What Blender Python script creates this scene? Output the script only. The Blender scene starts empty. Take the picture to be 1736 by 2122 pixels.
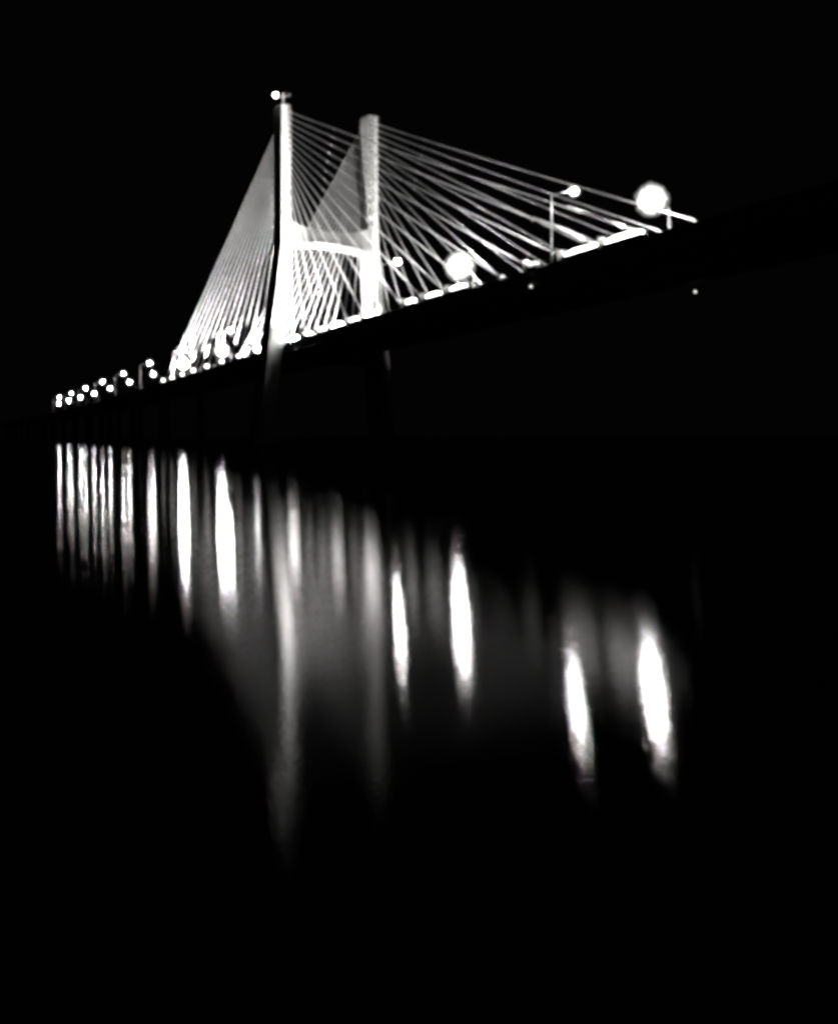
import bpy, bmesh, math, random
from mathutils import Vector, Matrix
random.seed(7)
scene = bpy.context.scene
C = scene.collection

# ---------------------------------------------------------------- camera, world, exposure
F_PX, W_PX, H_PX = 2230.0, 1736.0, 2122.0
EYE = 2.0
cam_d = bpy.data.cameras.new('camera')
cam = bpy.data.objects.new('camera', cam_d); C.objects.link(cam)
cam_d.sensor_fit = 'HORIZONTAL'; cam_d.sensor_width = 36.0
cam_d.lens = 36.0 * F_PX / W_PX
cam_d.shift_y = -(H_PX / 2 - 906.65) / W_PX
cam_d.clip_start = 0.3; cam_d.clip_end = 40000
cam.matrix_world = Matrix.Translation((0, 0, EYE)) @ Matrix.Rotation(math.radians(90), 4, 'X') @ Matrix.Rotation(-0.00467, 4, 'Z')
scene.camera = cam

world = bpy.data.worlds.new('World'); scene.world = world; world.use_nodes = True
wn = world.node_tree.nodes; bg = wn['Background']
bg.inputs[0].default_value = (0.92, 1.0, 0.94, 1); bg.inputs[1].default_value = 0.0009   # moonless night, sky left to the lamps

scene.view_settings.view_transform = 'Standard'; scene.view_settings.look = 'None'
scene.view_settings.exposure = 0; scene.view_settings.gamma = 1
scene.view_settings.use_curve_mapping = False
cy = scene.cycles
cy.use_denoising = True
cy.max_bounces = 3; cy.diffuse_bounces = 1; cy.glossy_bounces = 3; cy.transparent_max_bounces = 10
cy.caustics_reflective = False; cy.caustics_refractive = False
cy.pixel_filter_type = 'BLACKMAN_HARRIS'; cy.filter_width = 4.3      # a soft instant-film lens
WARM = (1.0, 0.98, 0.955)

# ---------------------------------------------------------------- bridge frame: t along the deck (towards the viewer), q across it, z up
TH = 0.43406; PHI = -(math.pi / 2 - TH); XN = -43.14; DN = 350.0
def at(t, q, z):
    return Vector((XN + math.sin(TH) * t + math.cos(TH) * q, DN - math.cos(TH) * t + math.sin(TH) * q, z))
PROF = [(-4000, 22), (-2000, 22.5), (-900, 23.4), (-600, 24.0), (-400, 25.6), (-200, 28.1), (-100, 29.6), (0, 31.2), (100, 32.55), (200, 33.5), (300, 33.9), (600, 33.9)]
def edge_z(t):                                   # height of the deck edge above the water
    for (a, za), (b, zb) in zip(PROF, PROF[1:]):
        if a <= t <= b:
            return EYE + za + (zb - za) * (t - a) / (b - a)
    return EYE + PROF[-1][1]
W = 29.85                                        # distance between the two cable planes

# ---------------------------------------------------------------- materials
def new_mat(name):
    m = bpy.data.materials.new(name); m.use_nodes = True
    return m, m.node_tree.nodes, m.node_tree.links
def rough_mat(name, c0, c1, scale=0.6, rough=0.8, metal=0.0, bump=0.15, dist=0.03):
    m, n, l = new_mat(name)
    b = n['Principled BSDF']; b.inputs['Roughness'].default_value = rough; b.inputs['Metallic'].default_value = metal
    tc = n.new('ShaderNodeTexCoord'); no = n.new('ShaderNodeTexNoise'); no.inputs['Scale'].default_value = scale; no.inputs['Detail'].default_value = 7
    no2 = n.new('ShaderNodeTexNoise'); no2.inputs['Scale'].default_value = scale * 6; no2.inputs['Detail'].default_value = 4
    mx = n.new('ShaderNodeMath'); mx.operation = 'MULTIPLY_ADD'; mx.inputs[1].default_value = 0.45
    r = n.new('ShaderNodeValToRGB'); r.color_ramp.elements[0].position = 0.42; r.color_ramp.elements[1].position = 0.98
    r.color_ramp.elements[0].color = (*c0, 1); r.color_ramp.elements[1].color = (*c1, 1)
    l.new(tc.outputs['Object'], no.inputs['Vector']); l.new(tc.outputs['Object'], no2.inputs['Vector'])
    l.new(no2.outputs[0], mx.inputs[0]); l.new(no.outputs[0], mx.inputs[2]); l.new(mx.outputs[0], r.inputs[0]); l.new(r.outputs[0], b.inputs['Base Color'])
    bp = n.new('ShaderNodeBump'); bp.inputs['Strength'].default_value = bump; bp.inputs['Distance'].default_value = dist
    l.new(no2.outputs[0], bp.inputs['Height']); l.new(bp.outputs[0], b.inputs['Normal'])
    return m
CONCRETE = rough_mat('weathered_concrete', (0.15, 0.15, 0.15), (0.27, 0.27, 0.27), 0.35, 0.85, 0, 0.4, 0.08)
DARKCONC = rough_mat('dark_concrete', (0.10, 0.10, 0.10), (0.2, 0.2, 0.2), 0.3, 0.9)
SHEATH = rough_mat('cable_sheath', (0.55, 0.55, 0.55), (0.72, 0.72, 0.72), 1.5, 0.5, 0, 0.05, 0.01)
STEEL = rough_mat('galvanised_steel', (0.3, 0.3, 0.3), (0.48, 0.48, 0.48), 2.0, 0.55, 0.3)
PAINTED = rough_mat('painted_steel', (0.55, 0.55, 0.55), (0.7, 0.7, 0.7), 2.0, 0.5)
BLACKM = rough_mat('dark_housing', (0.03, 0.03, 0.03), (0.06, 0.06, 0.06), 3.0, 0.6)
ASPHALT = rough_mat('asphalt', (0.04, 0.04, 0.04), (0.06, 0.06, 0.06), 2.0, 0.9)
def glow(name, strength, color=WARM):
    m, n, l = new_mat(name); n.remove(n['Principled BSDF'])
    e = n.new('ShaderNodeEmission'); e.inputs[0].default_value = (*color, 1); e.inputs[1].default_value = strength
    l.new(e.outputs[0], n['Material Output'].inputs[0]); return m
LAMP_FAR = glow('lamp_glass_bright', 1600)
LAMP_NEAR = glow('lamp_glass', 4600)
LAMP_DIM = glow('lamp_glass_dim', 6)
FLOOD = glow('flood_glass', 14)
FLOOD_HOT = glow('flood_glass_hot', 190)
FLOOD_MID = glow('flood_glass_mid', 65)
FLOOD_SOFT = glow('flood_glass_soft', 1.6)
BEACON = glow('beacon_glass', 25)
BEACON_DIM = glow('beacon_glass_dim', 0.25)
NAV = glow('navigation_glass', 3)

# water: rippled dielectric, slopes stronger along the wind
m, n, l = new_mat('river_water'); n.remove(n['Principled BSDF'])
gl = n.new('ShaderNodeBsdfAnisotropic'); gl.distribution = 'BECKMANN'; gl.inputs['Color'].default_value = (0.4, 0.4, 0.4, 1)
gl.inputs['Roughness'].default_value = 0.088; gl.inputs['Anisotropy'].default_value = 0.5
df = n.new('ShaderNodeBsdfDiffuse'); df.inputs['Color'].default_value = (0.006, 0.007, 0.006, 1)
tang = n.new('ShaderNodeCombineXYZ')
WIND = math.radians(-30)
tang.inputs[0].default_value = math.cos(WIND); tang.inputs[1].default_value = -math.sin(WIND)
tn = n.new('ShaderNodeVectorMath'); tn.operation = 'NORMALIZE'
l.new(tang.outputs[0], tn.inputs[0]); l.new(tn.outputs[0], gl.inputs['Tangent'])
fr = n.new('ShaderNodeFresnel'); fr.inputs['IOR'].default_value = 1.333
mix = n.new('ShaderNodeMixShader')
geo = n.new('ShaderNodeNewGeometry')
nz = n.new('ShaderNodeTexNoise'); nz.inputs['Scale'].default_value = 22.0; nz.inputs['Detail'].default_value = 3
nz2 = n.new('ShaderNodeTexNoise'); nz2.inputs['Scale'].default_value = 0.9; nz2.inputs['Detail'].default_value = 2
add = n.new('ShaderNodeMath'); add.operation = 'MULTIPLY_ADD'; add.inputs[1].default_value = 0.5
l.new(geo.outputs['Position'], nz.inputs['Vector']); l.new(geo.outputs['Position'], nz2.inputs['Vector'])
l.new(nz2.outputs[0], add.inputs[0]); l.new(nz.outputs[0], add.inputs[2])
bp = n.new('ShaderNodeBump'); bp.inputs['Strength'].default_value = 1.0; bp.inputs['Distance'].default_value = 0.0008
l.new(add.outputs[0], bp.inputs['Height']); l.new(bp.outputs[0], gl.inputs['Normal'])
l.new(fr.outputs[0], mix.inputs[0]); l.new(df.outputs[0], mix.inputs[1]); l.new(gl.outputs[0], mix.inputs[2])
l.new(mix.outputs[0], n['Material Output'].inputs[0])
WATER = m
# lens glare round a lamp, built as mostly clear shells glowing unevenly
def halo_mat(name, strength, clear):
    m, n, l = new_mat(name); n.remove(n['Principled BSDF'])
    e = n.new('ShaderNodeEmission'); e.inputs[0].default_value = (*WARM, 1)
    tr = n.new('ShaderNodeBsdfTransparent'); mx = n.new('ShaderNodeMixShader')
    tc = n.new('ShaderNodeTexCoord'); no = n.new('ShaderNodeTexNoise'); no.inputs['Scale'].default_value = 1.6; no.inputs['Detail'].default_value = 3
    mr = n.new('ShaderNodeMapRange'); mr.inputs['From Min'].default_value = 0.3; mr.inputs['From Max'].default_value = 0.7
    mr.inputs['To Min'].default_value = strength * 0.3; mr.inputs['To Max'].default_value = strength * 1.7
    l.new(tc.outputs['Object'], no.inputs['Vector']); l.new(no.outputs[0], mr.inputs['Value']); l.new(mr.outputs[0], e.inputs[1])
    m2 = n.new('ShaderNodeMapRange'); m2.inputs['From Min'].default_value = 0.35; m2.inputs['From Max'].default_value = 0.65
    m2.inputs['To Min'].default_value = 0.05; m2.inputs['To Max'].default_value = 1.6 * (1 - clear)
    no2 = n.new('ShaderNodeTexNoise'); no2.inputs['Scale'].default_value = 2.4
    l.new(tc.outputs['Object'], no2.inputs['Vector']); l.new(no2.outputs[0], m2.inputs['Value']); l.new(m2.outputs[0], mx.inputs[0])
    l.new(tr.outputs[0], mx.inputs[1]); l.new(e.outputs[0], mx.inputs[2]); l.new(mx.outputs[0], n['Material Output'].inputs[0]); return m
HALO = halo_mat('lamp_halo', 2.6, 0.6)
HALO_OUT = halo_mat('lamp_halo_outer', 0.9, 0.85)

# ---------------------------------------------------------------- mesh helpers
def hexa(bm, lo, hi):                            # two quads (lists of 4 points, same winding) joined to a solid
    a = [bm.verts.new(p) for p in lo]; b = [bm.verts.new(p) for p in hi]
    bm.faces.new(a[::-1]); bm.faces.new(b)
    for i in range(4):
        j = (i + 1) % 4; bm.faces.new((a[i], a[j], b[j], b[i]))
def box(bm, x0, x1, y0, y1, z0, z1):
    hexa(bm, [(x0, y0, z0), (x1, y0, z0), (x1, y1, z0), (x0, y1, z0)], [(x0, y0, z1), (x1, y0, z1), (x1, y1, z1), (x0, y1, z1)])
def tube(bm, pts, radii, n=8):
    rings = []
    pts = [Vector(p) for p in pts]
    for i, p in enumerate(pts):
        d = (pts[min(i + 1, len(pts) - 1)] - pts[max(i - 1, 0)]).normalized()
        u = d.cross(Vector((0, 0, 1)))
        if u.length < 1e-3: u = Vector((1, 0, 0))
        u.normalize(); v = d.cross(u)
        r = radii[i] if isinstance(radii, (list, tuple)) else radii
        rings.append([bm.verts.new(p + r * (math.cos(2 * math.pi * k / n) * u + math.sin(2 * math.pi * k / n) * v)) for k in range(n)])
    for a, b in zip(rings, rings[1:]):
        for k in range(n):
            bm.faces.new((a[k], a[(k + 1) % n], b[(k + 1) % n], b[k]))
    bm.faces.new(rings[0][::-1]); bm.faces.new(rings[-1])
def ball(bm, c, rx, ry, rz, u=16, v=10):
    M = Matrix.Translation(c) @ Matrix.Diagonal((rx, ry, rz, 1))
    bmesh.ops.create_uvsphere(bm, u_segments=u, v_segments=v, radius=1, matrix=M)
def finish(bm, name, mat, smooth=False):
    bmesh.ops.recalc_face_normals(bm, faces=bm.faces[:])
    me = bpy.data.meshes.new(name); bm.to_mesh(me); bm.free(); me.materials.append(mat)
    if smooth:
        for p in me.polygons: p.use_smooth = True
    return me
def part(name, me, parent):
    o = bpy.data.objects.new(name, me); C.objects.link(o); o.parent = parent; return o
def thing(name, label, cat, loc, group=None, rot=PHI):
    o = bpy.data.objects.new(name, None); C.objects.link(o); o.location = loc; o.rotation_euler = (0, 0, rot)
    o.empty_display_size = 1; o['label'] = label; o['category'] = cat
    if group: o['group'] = group
    return o
def spot(parent, loc, target, power, cone, narrow=1.0, blend=0.6, size=0.25):     # in the parent's own frame
    d = bpy.data.lights.new('beam', 'SPOT'); d.energy = power; d.color = WARM; d.spot_size = math.radians(cone); d.spot_blend = blend; d.shadow_soft_size = size
    o = bpy.data.objects.new('beam', d); C.objects.link(o); o.parent = parent; o.location = loc
    o.rotation_euler = (Vector(target) - Vector(loc)).to_track_quat('-Z', 'Y').to_euler(); o.scale = (narrow, 1, 1); return o
ORD = ['first', 'second', 'third', 'fourth', 'fifth', 'sixth', 'seventh', 'eighth', 'ninth', 'tenth', 'eleventh', 'twelfth', 'thirteenth', 'fourteenth', 'fifteenth', 'outermost']

# ---------------------------------------------------------------- water
bm = bmesh.new()
R = 15000
vs = [bm.verts.new(p) for p in ((-R, -400, 0), (R, -400, 0), (R, 2 * R, 0), (-R, 2 * R, 0))]; bm.faces.new(vs)
w = bpy.data.objects.new('water', finish(bm, 'water', WATER)); C.objects.link(w); w['kind'] = 'structure'

# ---------------------------------------------------------------- deck
deck = thing('bridge_deck', 'long dark bridge deck climbing across the picture above the water', 'bridge deck', at(0, 0, 0))
TS = [-4000, -2500, -1500, -1000, -800, -600, -500, -400, -300, -250, -200, -150, -100, -50, 0, 50, 100, 150, 200, 250, 300, 380, 430]
def sweep(prof, mat, name):                      # prof: (q, dz) points of a closed section, swept along the deck
    bm = bmesh.new(); rings = []
    for t in TS:
        z = edge_z(t); rings.append([bm.verts.new((t, q, z + dz)) for q, dz in prof])
    k = len(prof)
    for a, b in zip(rings, rings[1:]):
        for i in range(k):
            bm.faces.new((a[i], a[(i + 1) % k], b[(i + 1) % k], b[i]))
    bm.faces.new(rings[0]); bm.faces.new(rings[-1][::-1])
    return part(name, finish(bm, name, mat), deck)
sweep([(0.5, -0.9), (W - 0.5, -0.9), (W - 0.5, -3.3), (W - 2.5, -3.3), (W - 2.5, -1.4), (2.5, -1.4), (2.5, -3.3), (0.5, -3.3)], DARKCONC, 'girder')
sweep([(1.5, -0.896), (W - 1.5, -0.896), (W - 1.5, -0.80), (1.5, -0.80)], ASPHALT, 'road_surface')
sweep([(0.45, -0.9), (0.8, -0.9), (0.72, -0.25), (0.53, -0.25)], DARKCONC, 'parapet')
sweep([(W - 0.8, -0.9), (W - 0.45, -0.9), (W - 0.53, -0.25), (W - 0.72, -0.25)], DARKCONC, 'parapet')
sweep([(-1.3, -1.02), (0.497, -1.02), (0.497, -0.92), (-1.3, -0.92)], DARKCONC, 'shade_ledge')  # added ledge, shades the lower pylon legs from the lamps
sweep([(W - 0.497, -1.02), (W + 1.3, -1.02), (W + 1.3, -0.92), (W - 0.497, -0.92)], DARKCONC, 'shade_ledge')  # same added shading ledge on the far side
sweep([(W / 2 - 0.3, -0.8), (W / 2 + 0.3, -0.8), (W / 2 + 0.12, 0.0), (W / 2 - 0.12, 0.0)], DARKCONC, 'median_barrier')
bm = bmesh.new()
for t in range(-420, 420, 14):                   # floor beams between the edge girders
    z = edge_z(t); box(bm, t - 0.3, t + 0.3, 2.5, W - 2.5, z - 2.9, z - 1.39)
part('floor_beam', finish(bm, 'floor_beam', DARKCONC), deck)['kind'] = 'stuff'

# approach viaduct piers
GP = 'piers under the approach viaduct'
bm = bmesh.new(); q = 0
hexa(bm, [(-1.1, q - 1.7, -4), (1.1, q - 1.7, -4), (1.1, q + 1.7, -4), (-1.1, q + 1.7, -4)], [(-0.9, q - 1.3, 20), (0.9, q - 1.3, 20), (0.9, q + 1.3, 20), (-0.9, q + 1.3, 20)])
pier_cols = finish(bm, 'pier_column', DARKCONC)
bm = bmesh.new(); box(bm, -1.3, 1.3, 2.6, W - 2.6, 20, 21.3); pier_cap = finish(bm, 'pier_cap', DARKCONC)
for k in range(14):
    t = -222 - 84.06 * k
    p = thing('viaduct_pier', f'dark concrete pier under the deck, {ORD[k] if k else "first"} out from the cable fan', 'pier', at(t, 0, edge_z(t) - 3.3 - 21.3), GP)
    for q in (5.0, W - 5.0): part('column', pier_cols, p).location = (0, q, 0)
    part('pier_cap', pier_cap, p)

# ---------------------------------------------------------------- pylon
ZB0, ZB1 = EYE + 62.5, EYE + 70.0                # crossbeam
ZTOP = EYE + 107.3
pyl = thing('bridge_pylon', 'tall floodlit concrete twin-legged pylon with arched crossbeam carrying the stays', 'bridge pylon', at(0, 0, 0))
TF, TB = 4.3, -4.3                               # front and back faces of a leg
ZK = [EYE + 28.0 + 0.0]
CAB_TOP = [EYE + 105.2 - 1.82 * k for k in range(13)]
CAB_TOP += [CAB_TOP[-1] - 2.4, CAB_TOP[-1] - 5.6, CAB_TOP[-1] - 9.6]     # top anchors, outermost stay first
def leg(side):                                   # side -1: near (q about 0), +1: far
    q0 = -0.85 if side < 0 else W - 0.5
    o = side                                     # outward direction
    bm = bmesh.new()
    def sec(z, qc, hw, tf, tb): return [(tb, qc - hw, z), (tf, qc - hw, z), (tf, qc + hw, z), (tb, qc + hw, z)]
    # lower leg splays outwards below the beam, in casting lifts with a small joint between them
    zs = [0 - 4] + [EYE + 4 + k * 6.0 for k in range(10)] + [ZB0]
    def low(z):
        f = (ZB0 - z) / (ZB0 - EYE - 29)
        return q0 + o * (4.0 if o < 0 else 2.4) * f, 1.75 + 0.55 * min(f, 1.6), 4.6 + 0.3 * f
    for a, b in zip(zs, zs[1:]):
        qa, ha, ta = low(a); qb, hb, tb = low(b - 0.05)
        hexa(bm, sec(a, qa, ha, ta, -ta), sec(b - 0.05, qb, hb, tb, -tb))
        qj, hj, tj = low(b)
        if b < ZB0: hexa(bm, sec(b - 0.05, qj, hj - 0.04, tj - 0.04, -tj + 0.04), sec(b, qj, hj - 0.04, tj - 0.04, -tj + 0.04))
    # knuckle at the beam
    hexa(bm, sec(ZB0, q0, 1.75, 4.6, -4.6), sec(ZB1 + 0.6, q0, 1.7, 4.4, -4.4))
    # upper leg: outer wall full depth, inner wall set back behind the anchor boxes
    zs = [ZB1 + 0.6] + [ZB1 + 0.6 + k * 4.6 for k in range(1, 8)] + [ZTOP]
    for a, b in zip(zs, zs[1:]):
        f = 0.05 if b < ZTOP else 0
        y0, y1 = sorted((q0 + o * 1.62, q0 - o * 0.1)); y2, y3 = sorted((q0 - o * 0.1, q0 - o * 1.62))
        box(bm, TB, TF, y0, y1, a, b - f)
        box(bm, TB + 0.9, TF - 0.9, y2, y3, a, b - f)
        if f: box(bm, TB + 0.94, TF - 0.94, y2 + 0.04 if o > 0 else y0 + 0.04, y1 - 0.04 if o > 0 else y3 - 0.04, b - f, b)
    L = part('leg', finish(bm, 'leg', CONCRETE), pyl)
    bm = bmesh.new()
    y2, y3 = sorted((q0 - o * 0.35, q0 - o * 1.7))
    box(bm, -0.42, 0.42, y2 - q0, y3 - q0, -0.55, 0.55)
    me = finish(bm, 'anchor_box', CONCRETE)
    for z in CAB_TOP:
        for tt in (TF - 0.5, TB + 0.5):
            b = part('anchor_box', me, L); b.location = (tt, q0, z)
    bm = bmesh.new()                              # cap
    y0, y1 = q0 - 1.75, q0 + 1.75
    y0, y1 = q0 - 1.6, q0 + 1.6
    hexa(bm, [(TB + 0.1, y0, ZTOP), (TF - 0.1, y0, ZTOP), (TF - 0.1, y1, ZTOP), (TB + 0.1, y1, ZTOP)],
         [(TB + 1, y0 + .3, ZTOP + 1.3), (TF - 1.2, y0 + .3, ZTOP + 0.5), (TF - 1.2, y1 - .3, ZTOP + 0.5), (TB + 1, y1 - .3, ZTOP + 1.3)])
    part('cap', finish(bm, 'cap', CONCRETE), L)
leg(-1); leg(1)
# crossbeam with arched soffit
bm = bmesh.new()
N = 16; q1, q2 = 0.93, W - 2.28
bot, top = [], []
for i in range(N + 1):
    s = i / N; q = q1 + (q2 - q1) * s
    zb = EYE + 62.3 + 1.1 * (1 - (2 * s - 1) ** 2) - 1.1 * s
    bot.append((q, zb)); top.append((q, EYE + 68.0 + 2.1 * abs(2 * s - 1) ** 2.4 - 0.6 * s))
for i in range(N):
    (qa, za), (qb, zb) = bot[i], bot[i + 1]
    ta, tb_ = top[i][1], top[i + 1][1]
    hexa(bm, [(-3.7, qa, za), (3.7, qa, za), (3.7, qb, zb), (-3.7, qb, zb)], [(-4.0, qa, za + 0.9), (4.0, qa, za + 0.9), (4.0, qb, zb + 0.9), (-4.0, qb, zb + 0.9)])
    hexa(bm, [(-3.9, qa, za + 0.9), (3.9, qa, za + 0.9), (3.9, qb, zb + 0.9), (-3.9, qb, zb + 0.9)], [(-3.5, qa, ta), (3.5, qa, ta), (3.5, qb, tb_), (-3.5, qb, tb_)])
bmesh.ops.remove_doubles(bm, verts=bm.verts[:], dist=1e-4)
bm.normal_update()
inner = [f for f in bm.faces if abs(f.normal.y) > 0.98 and q1 + 0.1 < f.calc_center_median().y < q2 - 0.1]
bmesh.ops.delete(bm, geom=inner, context='FACES')
part('crossbeam', finish(bm, 'crossbeam', CONCRETE), pyl)
# lower beam under the deck and pile cap
bm = bmesh.new(); zl = edge_z(0) - 3.35; box(bm, -3, 3, -1.6, W + 1.6, zl - 3.5, zl); part('lower_beam', finish(bm, 'lower_beam', DARKCONC), pyl)
bm = bmesh.new(); box(bm, -11, 11, -14, W + 14, -4, 2.2); part('pile_cap', finish(bm, 'pile_cap', DARKCONC), pyl)
# mast with two aviation beacons on the near leg
bm = bmesh.new(); tube(bm, [(1, -0.8, ZTOP + 0.5), (1, -0.8, ZTOP + 4.6)], 0.22); mast = part('mast', finish(bm, 'mast', STEEL), pyl)
bm = bmesh.new(); tube(bm, [(1, -3.4, ZTOP + 3.2), (1, -0.8, ZTOP + 3.6), (1, 1.2, ZTOP + 4.0)], 0.1); part('bracket', finish(bm, 'bracket', STEEL), mast)
bm = bmesh.new(); ball(bm, (1, -3.4, ZTOP + 3.7), 0.65, 0.65, 0.75); part('beacon_lens', finish(bm, 'beacon_lens', BEACON, True), mast)
bm = bmesh.new(); ball(bm, (1, 1.2, ZTOP + 4.3), 0.4, 0.4, 0.5); part('beacon_lens', finish(bm, 'beacon_lens', BEACON_DIM, True), mast)

# ---------------------------------------------------------------- stay cables
T1, DS = 7.5, 12.316
def stay(k, tsign, far):                         # k 0 = shortest
    t = tsign * (T1 + DS * k); q = W if far else 0.0
    z = edge_z(t) - 0.35
    zt = CAB_TOP[15 - k]; o = 1 if far else -1
    qt = (-0.85 if not far else W - 0.5) - o * 0.9; tt = tsign * (TF - 0.4)
    fan = ('far ' if far else 'near ') + ('main-span fan' if tsign > 0 else 'back-span fan')
    s = thing('stay_cable', f'pale stay cable, {ORD[k]} out from the pylon in the {fan}', 'stay cable', at(t, q, z), f'stay cables of the {fan}')
    A = Vector((0, 0, 0)); B = Vector((tt - t, qt - q, zt - z)); d = (B - A).normalized(); L = (B - A).length
    pts = []
    for i in range(13):
        f = i / 12; p = A + (B - A) * f; p.z -= 4 * f * (1 - f) * L * L * 1.6e-5; pts.append(p)
    r = 0.085 + 0.002 * k + (-0.006 if tsign < 0 else 0)
    bm = bmesh.new(); tube(bm, pts, r, 8); part('cable', finish(bm, 'cable', SHEATH, True), s)
    bm = bmesh.new(); gp = 26 if (tsign > 0 and not far and k in (14, 15)) else 5.0
    tube(bm, [A + d * 0.3, A + d * 2, A + d * (gp * .6), A + d * gp], [r + 0.12, r + 0.2 if gp > 9 else r + 0.12, r + 0.16 if gp > 9 else r + .1, r + 0.02], 8); part('guide_pipe', finish(bm, 'guide_pipe', PAINTED, True), s)
    bm = bmesh.new()
    hexa(bm, [(-0.9, -0.75, -1.0), (0.9, -0.75, -1.0), (0.9, 0.45, -1.0), (-0.9, 0.45, -1.0)], [(-0.6, -0.5, 0.5), (0.6, -0.5, 0.5), (0.6, 0.42, 0.5), (-0.6, 0.42, 0.5)])
    part('anchor_socket', finish(bm, 'anchor_socket', PAINTED), s)
    if k >= 4:                                   # cross-tie clamp
        tc = 32 + 14 * (k - 5) / 10
        f = 1 - (tc - TF) / (abs(t) - TF)
        if 0.1 < f < 0.95:
            p = A + (B - A) * f; p.z -= 4 * f * (1 - f) * L * L * 1.6e-5
            bm = bmesh.new(); tube(bm, [p - d * 0.3, p + d * 0.3], r + 0.08, 8); part('clamp', finish(bm, 'clamp', PAINTED), s)
for far in (0, 1):
    for sgn in (1, -1):
        for k in range(16): stay(k, sgn, far)

# ---------------------------------------------------------------- floodlights on the deck edges
def flood(t, q, length, mat, beams, label, group):
    f = thing('floodlight', label, 'floodlight', at(t, q, edge_z(t)), group)
    o = -1 if q < W / 2 else 1
    h = length / 2
    slope = (edge_z(t + 1) - edge_z(t - 1)) / 2
    bm = bmesh.new()
    prof = [(-0.5, -0.75), (0.5, -0.75), (0.72, -0.12), (-0.72, -0.12)]
    hexa(bm, [(-h, o * 0.55 + y, z - h * slope) for y, z in prof], [(h, o * 0.55 + y, z + h * slope) for y, z in prof])
    part('housing', finish(bm, 'housing', BLACKM), f)
    if t > 0:                                    # added plate, keeps lens light off the pylon legs below the deck
        bm = bmesh.new(); y0, y1 = sorted((o * 2.1, -o * 0.3)); box(bm, -h - 0.04, -h + 0.04, y0, y1, -0.9 - h * slope, 1.1 - h * slope)
        part('end_shield', finish(bm, 'end_shield', BLACKM), f)
    bm = bmesh.new(); n = 9; pts = []; rr = []; lr = random.uniform(0.5, 0.66)
    for i in range(n):
        s = -1 + 2 * i / (n - 1); pts.append((s * h * 0.97, o * 0.55, 0.2 + s * h * slope)); rr.append(lr * random.uniform(0.93, 1.07) * (1 - 0.72 * abs(s) ** 2.5))
    tube(bm, pts, rr, 12); part('lens', finish(bm, 'lens', mat, True), f)
    bm = bmesh.new()
    for x in (-h * 0.6, h * 0.6):
        y0, y1 = sorted((-o * 0.3, o * 0.3)); box(bm, x - 0.08, x + 0.08, y0, y1, -0.5, -0.38)
    part('bracket', finish(bm, 'bracket', STEEL), f)
    for tgt, power, cone, *nar in beams:         # target in bridge coordinates; a slit-shaped beam keeps to the plane of the stays
        tg = Vector((tgt[0] - t, tgt[1] - q, tgt[2] - edge_z(t)))
        spot(f, (0, o * 1.0, 0.9), tg, power, cone, nar[0] if nar else 1.0)
    return f
GN = 'floodlights along the near deck edge'; GF = 'floodlights along the far deck edge'
near_r = [(9.5, 9.5, 1), (24.5, 6.0, 1), (36.8, 6.4, 1), (48.8, 9.5, 1), (62.3, 7.0, 1), (74.5, 9.5, 1), (99.7, 5.4, 1), (112.2, 8.2, 1), (124.8, 8.0, 1), (156.8, 3.6, 0), (173.4, 11.6, 1), (186.0, 11.0, 1)]
for i, (t, ln, on) in enumerate(near_r):
    flood(t, 0, ln, FLOOD_HOT if i == 0 else FLOOD_MID if i in (3, 5) else FLOOD if on else FLOOD_SOFT,
          [((4, -0.8, EYE + 60 + 3.2 * i), 270000 + 50000 * i, 40, 0.16), ((t - 9, -0.6, edge_z(t) + 7), 2200 if t < 170 else 9000, 110)],
          f'bright linear floodlight on the near deck edge, {ORD[i]} along the main span', GN)
for i in range(8):
    t = 14 + 25 * i
    flood(t, W, 2.5, FLOOD, [((4, W - 0.5, EYE + 62 + 4 * i), 150000 + 36000 * i, 40, 0.16)], f'linear floodlight on the far deck edge, {ORD[i]} along the main span', GF)
for i, t in enumerate((-31, -55, -80, -104, -128, -150, -172, -192)):
    flood(t, 0, 2.6, FLOOD_HOT if i == 0 else FLOOD, [((t - 14, -0.5, EYE + 70), 190000 + 34000 * i, 85)], f'linear floodlight on the near deck edge, {ORD[i]} along the back span', GN)
    flood(t, W, 2.5, FLOOD, [((t - 14, W - 0.5, EYE + 75), 420000 + 90000 * i, 80)], f'linear floodlight on the far deck edge, {ORD[i]} along the back span', GF)
# pylon floodlights standing on the deck in front of the legs
def pylon_flood(t, q, beams, label, lens_z=1.7):
    f = thing('pylon_floodlight', label, 'floodlight', at(t, q, edge_z(t) - (0.8 if 1 < q < W - 1 else 1.2) + lens_z - 1.7), 'floodlights aimed up the pylon')
    bm = bmesh.new(); box(bm, -0.5, 0.5, -0.7, 0.7, 0.9, 1.7); part('housing', finish(bm, 'housing', BLACKM), f)
    bm = bmesh.new(); tube(bm, [(0, 0, 0), (0, 0, 0.9)], 0.12); part('post', finish(bm, 'post', STEEL), f)
    bm = bmesh.new(); box(bm, -0.42, 0.42, -0.6, 0.6, 1.702, 1.78); part('lens', finish(bm, 'lens', FLOOD), f)
    for tgt, power, cone in beams:
        spot(f, (0, 0, 2.0), Vector((tgt[0] - t, tgt[1] - q, tgt[2] - edge_z(t) + 0.8)), power, cone)
pylon_flood(22, -0.9, [((4, -1.2, EYE + 56), 480000, 22), ((4, -0.8, EYE + 92), 75000, 20)], 'floodlight on the main-span deck aimed up the near leg')
pylon_flood(14, 2.6, [((4.4, -3.2, EYE + 46), 480000, 70)], 'low floodlight by the parapet lighting the foot of the near leg', 0.5)
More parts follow.
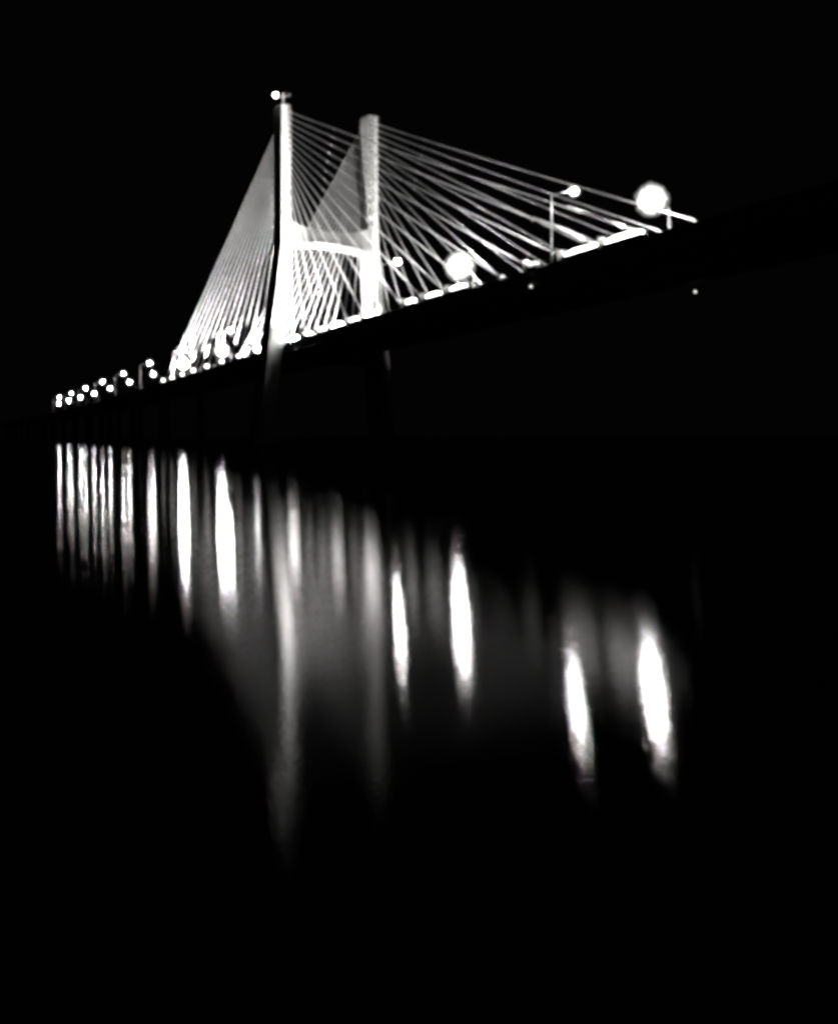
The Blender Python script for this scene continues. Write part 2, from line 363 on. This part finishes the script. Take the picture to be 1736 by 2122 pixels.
pylon_flood(22, W + 0.9, [((4, W, EYE + 45), 20000, 50), ((4, W, EYE + 92), 22000, 26)], 'floodlight on the main-span deck aimed up the far leg')
pylon_flood(2, W / 2 - 1.5, [((0, W, EYE + 48), 260000, 60), ((0, W / 2, EYE + 66), 120000, 70), ((0, 1, EYE + 62), 100000, 40)], 'floodlight on the median under the arched crossbeam')
pylon_flood(10, 3, [((3, 6, EYE + 66), 190000, 44), ((0, W - 2.3, EYE + 92), 480000, 30)], 'floodlight on the deck just in front of the crossbeam')

# ---------------------------------------------------------------- street lamps
def lamp_meshes(far, r, R2):
    d = -1 if far else 1                          # arm direction across the deck
    reach = 4.3 if far else 5.1
    bm = bmesh.new(); tube(bm, [(0, 0, 0), (0, 0, 6), (0, 0, 13.6)], [0.19, 0.16, 0.11], 10); pole = finish(bm, 'pole', BLACKM if far else STEEL, True)
    bm = bmesh.new(); tube(bm, [(0, 0, 13.5), (0, d * reach * 0.45, 14.3), (0, d * reach, 14.9)], [0.09, 0.08, 0.07], 8); arm = finish(bm, 'arm', BLACKM if far else STEEL, True)
    bm = bmesh.new(); box(bm, -0.35, 0.35, -0.35, 0.35, 0, 0.25); base = finish(bm, 'base_plate', STEEL)
    bm = bmesh.new(); tube(bm, [(0, d * reach, 14.86 + 0.0), (0, d * reach, 14.9 + R2 * 1.3)], [0.18, 0.1], 8)
    hood = finish(bm, 'hood', BLACKM)
    bm = bmesh.new(); ball(bm, (0, d * reach, 14.87), r, r, r * 0.97, 24, 16)
    core = finish(bm, 'lamp_core', LAMP_FAR if far else LAMP_NEAR, True)
    rnd = random.Random(3)
    def halo_shell(R, name, mat):                 # uneven faceted shell standing in for the glare halo
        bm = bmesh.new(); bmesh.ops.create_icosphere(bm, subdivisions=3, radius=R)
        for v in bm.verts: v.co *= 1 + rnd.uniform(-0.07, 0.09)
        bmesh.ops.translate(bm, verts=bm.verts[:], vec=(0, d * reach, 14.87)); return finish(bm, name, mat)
    return pole, arm, base, hood, halo_shell(R2, 'lamp_glow', HALO), core, halo_shell(R2 * 1.2, 'outer_halo', HALO_OUT)
def lamp(t, far, label, meshes, group, globe_mat=None):
    q = 28.55 if far else 0.9
    s = thing('street_lamp', label, 'street lamp', at(t, q, edge_z(t) - 0.8), group)
    for nm, me in zip(('pole', 'arm', 'base_plate', 'hood', 'lamp_glow'), meshes): last = part(nm, me, s)
    if len(meshes) > 5: part('lamp_core', meshes[5], last); part('outer_halo', meshes[6], last)
    return s
TL, SL = 160.93, 84.06
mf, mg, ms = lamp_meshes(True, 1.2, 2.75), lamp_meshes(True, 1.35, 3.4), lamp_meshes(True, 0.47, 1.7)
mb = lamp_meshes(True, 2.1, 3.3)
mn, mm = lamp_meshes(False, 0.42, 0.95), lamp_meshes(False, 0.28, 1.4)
GA, GB = 'street lamps along the far side of the deck', 'street lamps along the near side of the deck'
posA = [0, 1] + list(range(3, 13)); posB = [0, 1] + list(range(3, 11))
def where(i):
    if i == 0: return 'at the outer end of the main-span fan'
    if i == 1: return 'amid the main-span stays'
    return f'{ORD[i - 3]} behind the pylon'
for i in posA: lamp(TL - SL * i, True, 'big glaring far-side street lamp, ' + where(i), mb if i in (4, 5) else mg if i == 1 else mf if i < 6 else ms, GA)
for i in posB: lamp(TL - SL * i, False, 'small bright near-side street lamp, ' + where(i), mn if i < 5 else mm, GB)
pole, arm, base, hood, lamp_glow, core, outer = mn
bm = bmesh.new(); ball(bm, (0, 5.1, 14.87), 0.42, 0.42, 0.42); gd = finish(bm, 'lamp_glow', LAMP_DIM, True)
lamp(15.5, False, 'faint street lamp behind the stays between the pylon legs', (pole, arm, base, hood, gd), GB)

# ---------------------------------------------------------------- navigation lights on the deck
def nav(t, q, dz, label):
    s = thing('navigation_light', label, 'navigation light', at(t, q, edge_z(t) + dz), 'navigation lights under the deck')
    bm = bmesh.new(); tube(bm, [(0, 0, -0.1), (0, 0, 1.7)], 0.06); part('hanger', finish(bm, 'hanger', STEEL), s)
    bm = bmesh.new(); ball(bm, (0, 0, -0.25), 0.17, 0.17, 0.2); part('lens', finish(bm, 'lens', NAV, True), s)
nav(154.4, 0.2, -3.4, 'tiny white navigation light under the near edge of the main span')
nav(168.4, W - 1.0, -4.8, 'tiny white navigation light under the far edge of the main span')
nav(-28.5, 0.2, -2.2, 'tiny white navigation light on the deck edge just behind the near pylon leg')
